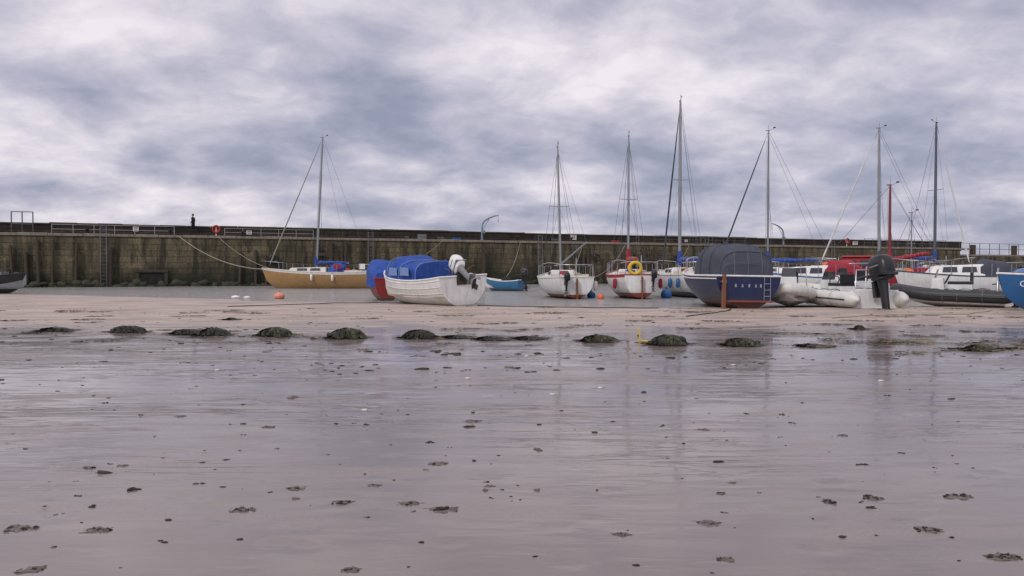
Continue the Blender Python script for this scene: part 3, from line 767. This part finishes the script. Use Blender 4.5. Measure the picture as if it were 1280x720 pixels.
def rib(name,loc,head,L,B,r,tube,inner,eng,engs=1.0,tilt=0,lift=.3,heel=0,console=True):
    e=empty(name,loc,head,heel); mb=MB(); hb=B/2-r
    path=[];rr=[]
    def pt(x,y,z,q): path.append((x,y,z+lift+r)); rr.append(q*r)
    pt(-L/2-.25,-hb,0,.12); pt(-L/2-.1,-hb,0,.75); pt(-L/2+.05,-hb,0,1)
    for k in range(6): pt(-L/2+.2+(L*.55)*k/5,-hb,.0+.02*k*.5,1)
    n_=18; x0=-L/2+.2+L*.55; ax=L/2-r-x0
    for k in range(1,n_):
        a=-math.pi/2+math.pi*k/n_; pt(x0+ax*math.cos(a),hb*math.sin(a),.05+.20*math.cos(a)**1.5,1-.10*math.cos(a))
    for k in range(5,-1,-1): pt(-L/2+.2+(L*.55)*k/5,hb,.0+.02*k*.5,1)
    pt(-L/2+.05,hb,0,1); pt(-L/2-.1,hb,0,.75); pt(-L/2-.25,hb,0,.12)
    mb.tube(path,rr,tube,16)
    mb.obj('inflatable_tubes',e)
    mb=MB()
    rows=[]
    for k in range(9):
        t=k/8; x=-L/2+.1+(L*.93-r)*t; b=hb*(1-max(0,(t-.45)/.55)**2.2)+.02; kz=.02+ (lift+r*.9)*max(0,(t-.5)/.5)**2
        zt=lift+r*.8+.15*t*t
        rows.append([(x,-b,zt),(x,-b*.9,max(kz+.02,lift*.7+.1*t)),(x,0,kz),(x,b*.9,max(kz+.02,lift*.7+.1*t)),(x,b,zt)])
    mb.loft(rows,inner,closed=False,cap=True,smooth=False); mb.obj('v_hull',e)
    mb=MB(); zf=lift+r*.7
    mb.box((-.1,0,zf),(L*.70,hb*1.9,.04),GREYP); mb.box((-L/2+.15,0,zf+.1),(.06,hb*1.95,.55),inner)
    if console:
        mb.box((.25,0,zf+.35),(.45,.55,.65),inner,top=(.7,.9)); mb.box((-.4,0,zf+.25),(.7,.5,.45),inner); mb.box((-.4,0,zf+.52),(.72,.52,.1),BLACK); mb.box((-.72,0,zf+.7),(.08,.5,.35),BLACK)
        mb.box((.34,0,zf+.82),(.02,.5,.3),GLASS,top=(1,.85),topoff=(-.08,0))
    mb.obj('floor_seat_console',e,.02)
    mb=MB()
    if console: mb.torus((0,0,0),.17,.018,BLACK,M4=Matrix.Translation((-.02,0,zf+.65))@Matrix.Rotation(R(-25),4,'Y'))
    for sg in (-1,1):
        mb.tube([(-L/2+.1,sg*(hb+r*1.0),lift+r),(L*.1,sg*(hb+r*1.0),lift+r+.05)],.022,BLACK,6)
        pts=[(-L*.35+L*.5*k/12,sg*hb,lift+r*2+.02+(.04 if k%3 else 0)) for k in range(13)]; mb.tube(pts,.012,BLACK,5)
        for xx in (-L*.3,-L*.1,L*.02): mb.torus((xx,sg*hb,lift+r+.01),r+.002,.010,GREYP,axis='x',su=18,sv=4)
    if console: mb.tube([(-L/2+.3,-hb*.7,zf),(-L/2+.3,-hb*.65,zf+1.0),(-L/2+.3,hb*.65,zf+1.0),(-L/2+.3,hb*.7,zf)],.022,STEEL,8)
    mb.obj('grab_lines_wheel_and_frame',e)
    if eng: outboard(e,(-L/2+.02,0,lift+r*1.9),engs,tilt,eng)
    return e
rib('inflatable_boat',(9.6,25.6,-.03),R(246),3.8,1.85,.20,RUBBERW,WHITE,None,lift=.25)
e=rib('rigid_inflatable_boat',(11.15,25.6,-.02),R(100),4.6,2.2,.25,RUBBERW,WHITE,BLACK,1.6,R(12),lift=.10)
rib('rigid_inflatable_boat',(14.7,25.0,-.02),R(145),3.5,1.6,.2,RUBBERB,WHITE,BLACK,.8,R(10),lift=.2)
rib('inflatable_boat',(13.4,29.5,-.05),R(110),3.2,1.6,.2,RUBBERG,WHITE,BLACK,.75,R(30),lift=.3)
e=empty('white_cabin_motorboat',(13.6,33.0,-.05),R(150)); sec=hull(4.6,1.9,1.0,.85,.25,.05,.25)
build_hull(e,sec,HM('white_hull_b',(.74,.74,.72),(.1,.1,.2),.2),BLUEP,CREAM); cabin(e,-.6,1.5,.7,.4,1.0,.55,WHITE); pulpits(e,sec,1.0); outboard(e,(-2.35,0,.95),.9,R(20),BLACK)
canopy(e,[(-2.0,.7,1.0,1.35),(-1.4,.75,1.0,1.75),(-.6,.72,1.02,1.8),(-.4,.65,1.1,1.6)],REDF,wr=.05)
e=empty('white_cabin_motorboat',(20.3,33.5,-.05),R(165)); sec=hull(5.0,2,1.05,.85,.25,.05,.25)
build_hull(e,sec,HM('white_hull_c',(.74,.74,.74),(.02,.04,.1),.2),NAVYF,CREAM); cabin(e,-.8,1.5,.75,.4,1.05,.55,WHITE); pulpits(e,sec,1.05); outboard(e,(-2.55,0,.95),.9,R(20),BLACK)
canopy(e,[(-2.2,.75,1.05,1.4),(-1.6,.8,1.05,1.75),(-.9,.78,1.08,1.85),(-.6,.7,1.15,1.65)],NAVYF,wr=.05)
# blue boat at right edge
e=empty('blue_fishing_boat',(16.9,22.0,-.02),R(187)); sec=hull(5.0,2.0,1.05,.8,.12,.05,.2)
build_hull(e,sec,HM('bright_blue_hull',(.02,.12,.31),(.25,.05,.04),.12),WHITE,CREAM)
canopy(e,[(-2.3,.7,1.05,1.3),(-1.0,.9,1.05,1.9),(0.2,.85,1.1,1.85),(1.2,.6,1.15,1.5),(2.0,.25,1.2,1.3)],LBLUEF,wr=.06)
cu=bpy.data.curves.new('bow_name','FONT'); cu.body='Girl'; cu.size=.24; cu.extrude=.003; cu.materials.append(WHITE)
t=bpy.data.objects.new('bow_name',cu); scene.collection.objects.link(t); t.parent=e; t.location=(2.3,.36,.80); t.rotation_euler=(R(90),0,R(180-35))
e=empty('black_motorboat',(-29.9,42.0,-.05),R(5)); sec=hull(4.0,1.6,.95,.85,.25,.05,.2)
build_hull(e,sec,HM('black_hull',(.02,.02,.022),(.02,.02,.02),.1),BLACK,GREYP,openf=.3)
mb=MB(); mb.box((.8,0,1.0),(.6,.6,.5),GREYP); mb.tube([(1.2,-.5,.8),(1.1,-.4,1.45),(1.1,.4,1.45),(1.2,.5,.8)],.03,BLACK,6); mb.ell((1.5,.3,1.05),(.2,.2,.2),BLACK); mb.obj('console_and_rail',e,.03)

def buoy(name,x,y,r,mat,sq=1):
    mb=MB(); z=max(gz(x,y),-.06); mb.ell((0,0,r*sq*.8),(r,r,r*sq),mat,16,12); mb.tube([(0,0,r*sq*1.7),(0,0,r*sq*2.0)],[r*.25,r*.15],mat,8); mb.torus((0,0,r*sq*2.0),r*.14,r*.05,BLACK,axis='x',su=10,sv=5)
    o=mb.obj(name); o.location=(x,y,z)
buoy('mooring_buoy',-10.6,33.7,.24,PINK,.7); buoy('mooring_buoy',-12.9,34.5,.2,WHITE,.4); buoy('mooring_buoy',-12.4,34.6,.16,WHITE,.4)
buoy('mooring_buoy',7.2,34.5,.26,BLUEP); buoy('mooring_buoy',3.75,35,.2,BLUEP); buoy('mooring_buoy',12.0,24.0,.13,ORA); buoy('mooring_buoy',4.0,33.4,.15,ORA)

def rope(name,a,b,sag,r=.02,mat=ROPE):
    a=Vector(a);b=Vector(b); mb=MB()
    mb.tube([a.lerp(b,t)+Vector((0,0,-4*sag*t*(1-t))) for t in [k/16 for k in range(17)]],r,mat,6); mb.obj(name)
rope('mooring_rope',onwall(12.9,-.1,4.2),(-18.1,55,1.4),.7,.035)
rope('mooring_rope',onwall(16,-.1,4.2),(-17.9,55.2,1.4),.35,.02)
rope('mooring_rope',onwall(36,-.1,4.2),(-10.5,55.2,1.3),.7,.02)
rope('mooring_rope',onwall(44,-.1,4.1),(-.8,48.8,.6),.8,.02)
rope('mooring_rope',onwall(56,-.1,4.1),(2.2,39,1.2),1.6,.02)
rope('mooring_rope',onwall(64,-.1,4.1),(5.6,38.8,1.3),1.7,.02)
def groundrope(name,pts,r=.012,mat=ROPE):
    P=[]
    for (a,b),(c,d_) in zip(pts,pts[1:]):
        for k in range(14):
            t=k/14; x=a+(c-a)*t; yb=b+(d_-b)*t; y=yb+.25*noise.noise(Vector((x*.9,yb*.9,0))); P.append((x,y,gz(x,y)+r*.5))
    mb=MB(); mb.tube(P,r,mat,5); mb.obj(name)
groundrope('anchor_rope',[(-1.2,25.9),(.6,24.6),(2.6,23.6),(4.8,23.4)],.02,WEEDW)
groundrope('anchor_rope',[(7.0,23.6),(6.2,21.3),(4.4,19.2)],.018,WEEDW)
groundrope('anchor_rope',[(14.2,21.9),(12.4,20.2),(9.6,19.8),(8,18.7)],.018,ROPE)
groundrope('anchor_rope',[(-5,29.8),(-7,26.4),(-9.7,24.5)],.018,WEEDW)
mb=MB(); mb.tube([(0,0,0),(.01,0,.14),(-.03,.02,.22)],.012,YEL,6); mb.tube([(0,0,.02),(.12,-.1,.01),(.3,-.12,.012),(.38,-.3,.012)],.012,YEL,6); o=mb.obj('yellow_rope_end'); o.location=(2.2,12.75,gz(2.2,12.75))

# ---------------------------------------------------------------- weed covered stones
WEED=M('bladderwrack',(.017,.015,.008),.33,var=.7,scale=14,bump=.8,dirt=.4,dirtcol=(.05,.055,.015))
WEED2=M('green_weed',(.075,.095,.018),.4,var=.5,scale=14,bump=.5,dirt=.3,dirtcol=(.02,.02,.01))
KELP=M('tan_kelp',(.17,.115,.035),.35,var=.4,scale=10,bump=.4,dirt=.3)
ROCK=M('wet_rock',(.020,.018,.013),.45,var=.5,scale=8,bump=1,dirt=.4,dirtcol=(.01,.01,.008))
def fronds(mb,x,y,z,rx,ry,rz,n,mats,l0=.06,l1=.16):
    for k in range(n):
        a=random.uniform(0,2*math.pi); q=math.sqrt(random.random())
        px=x+rx*q*math.cos(a); py=y+ry*q*math.sin(a)
        da=a+random.uniform(-.9,.9); ln=random.uniform(l0,l1); w_=random.uniform(.005,.013)
        d_=Vector((math.cos(da),math.sin(da),0)); s_=Vector((-d_.y,d_.x,0))*w_
        P=[]
        for i in range(4):
            t=i/3; c=Vector((px,py,0))+d_*ln*t
            rq=((c.x-x)/rx)**2+((c.y-y)/ry)**2
            gg=gz(c.x,c.y)
            zz=z+rz*math.sqrt(max(0,1-rq)) if rq<1 else gg
            c.z=max(zz,gg)+.006+random.uniform(0,.014)
            ww=(1,.9,1.2,.2)[i]; P+= [c-s_*ww,c+s_*ww+Vector((0,0,.006))]
        mb.add(P,[(0,1,3,2),(2,3,5,4),(4,5,7,6)],random.choice(mats),True)
rocks=[(-.619,15,.32,.07,0),(-.519,14.6,.34,.12,0),(-.44,14.3,.30,.08,0),(-.405,14.0,.28,.13,0),(-.321,13.9,.33,.14,1),(-.223,13.4,.34,.17,1),(-.126,13.4,.31,.14,0),(-.076,13.5,.25,.04,0),(-.029,13,.26,.05,0),(.022,13.2,.24,.045,0),(.117,12.75,.30,.10,1),(.212,12.2,.31,.15,1),(.31,12.05,.29,.11,1),(.405,11.9,.20,.03,0),(.633,11.3,.24,.07,1),(.47,15.4,.11,.08,0),(-.38,18.5,.14,.05,0)]
for i,(k,Y,rx,rz,gr) in enumerate(rocks):
    X=k*Y; mb=MB(); z=gz(X,Y)-.01
    mb.ell((X,Y,z),(rx,rx*.6,rz),ROCK if rz>.06 else WEED,28,16,nz=.45,seed=i*1.3,nf=2.1)
    sh=random.uniform(-.3,.3)*rx
    mb.ell((X+sh,Y-.05,z),(rx*.55,rx*.4,rz*random.uniform(.9,1.15)),ROCK,20,12,nz=.5,seed=i*2.3,nf=2.1)
    fronds(mb,X,Y,z,rx*1.0,rx*.62,rz*1.05,300,[WEED,WEED,WEED,WEED2 if gr else WEED],.05,.13)
    if rz>.06: fronds(mb,X,Y,z+rz*.45,rx*.55,rx*.4,rz*.62,110 if gr else 40,[WEED2,WEED2,WEED],.03,.08)
    fronds(mb,X,Y,z-.02,rx*1.3,rx*.8,.03,80,[WEED,WEED,WEED,KELP],.05,.2)
    mb.obj('seaweed_covered_stone')
mb=MB()
for i in range(80):
    Y=random.uniform(12.2,23.5); k=random.uniform(-.72,.75)
    if i<18: Y=random.uniform(10.8,13); k=random.uniform(.48,.74)
    X=k*Y; r=random.uniform(.06,.30); fronds(mb,X,Y,gz(X,Y)-.02,r*1.8,r*.6,.02,int(150*r)+12,[WEED,WEED,KELP] if i>17 else [KELP,KELP,WEED2,WEED],.05,.2)
mb.obj('seaweed_drift')
# small debris
CLOD=M('dark_wet_clod',(.045,.032,.024),.3,var=.5,scale=30,bump=.8,dirt=.4,dirtcol=(.015,.013,.01))
SANDC=M('sand_cast',(.20,.16,.145),.28,var=.3,scale=30,bump=.7,dirt=.2)
SHELL=M('shell',(.65,.60,.55),.5,dirt=.2)
mb=MB()
clods=[(-.095,3.72,.062),(-.139,3.81,.042),(-.229,3.83,.065),(-.295,4.08,.042),(-.189,4.14,.032),(-.368,3.70,.055),(-.563,3.41,.05),(-.666,3.43,.06),(-.054,5.9,.055),(.492,3.90,.045),(.606,3.93,.06),(.267,3.52,.05),(.568,3.41,.05),(.29,3.06,.03),(.671,3.08,.055),(-.655,2.95,.045),(-.03,4.12,.02),(-.10,4.6,.045),(-.45,6.1,.04),(.26,5.6,.035),(-.575,4.5,.035),(-.53,4.55,.025),(.15,3.36,.035),(-.22,2.95,.03),(.45,5.4,.03),(-.33,5.7,.04)]
for i,(k,Y,s) in enumerate(clods):
    X=k*Y; z=gz(X,Y)+dent(X,Y); st=random.uniform(-.4,.4)
    mb.ell((X,Y,z-.005),(s*1.35,s*.8,.011),SANDC,26,8,nz=.9,seed=i+40,nf=2.5)
    for j in range(random.randint(10,20)):
        t=random.uniform(-1,1); q=random.gauss(0,.3)
        xx=X+s*1.15*t; yy_=Y+s*(.6*q+st*t); rr=s*random.uniform(.07,.24)*(1.1-abs(t)*.5)
        mb.ell((xx,yy_,z+rr*.35),(rr*random.uniform(.9,1.6),rr,rr*.75),CLOD if random.random()<.6 else SANDC,10,7,nz=.9,seed=i*9+j,nf=2.5)
for i in range(420):
    Y=2.6*math.exp(random.random()**.75*1.75); k=random.uniform(-.74,.74); X=k*Y; s=min(.028,random.lognormvariate(-4.9,.5))
    for j in range(random.choice((1,1,2,3))):
        mb.ell((X+random.gauss(0,s*1.2),Y+random.gauss(0,s*.8),gz(X,Y)+dent(X,Y)+.0005),(s*random.uniform(.7,1.7),s*random.uniform(.5,.9),s*.45),random.choice([CLOD,CLOD,SANDC,ROCK]),9,6,nz=.9,seed=i+j*.3,nf=2)
for i in range(1100):
    Y=random.uniform(8.5,25); k=random.uniform(-.75,.75)+.02*random.gauss(0,1); X=k*Y
    if noise.noise(Vector((X*.35,Y*.8,9)))<-.02: continue
    s=min(.045,random.lognormvariate(-4.1,.45))
    mb.ell((X,Y,gz(X,Y)+.001),(s*random.uniform(1,2.4),s,s*.4),random.choice([CLOD,ROCK,WEED,SANDC]),7,5,nz=.9,seed=i,nf=2)
for k,Y in ((-.06,8.3),(.055,7.2),(.12,7.6),(-.4,9),(.3,9.5),(.5,8.1),(-.2,6.4),(.02,10.5),(.4,17),(-.3,18)):
    X=k*Y; mb.ell((X,Y,gz(X,Y)+.004),(.032,.02,.011),SHELL,10,6,nz=.3,seed=Y)
mb.obj('beach_pebbles_and_worm_casts')
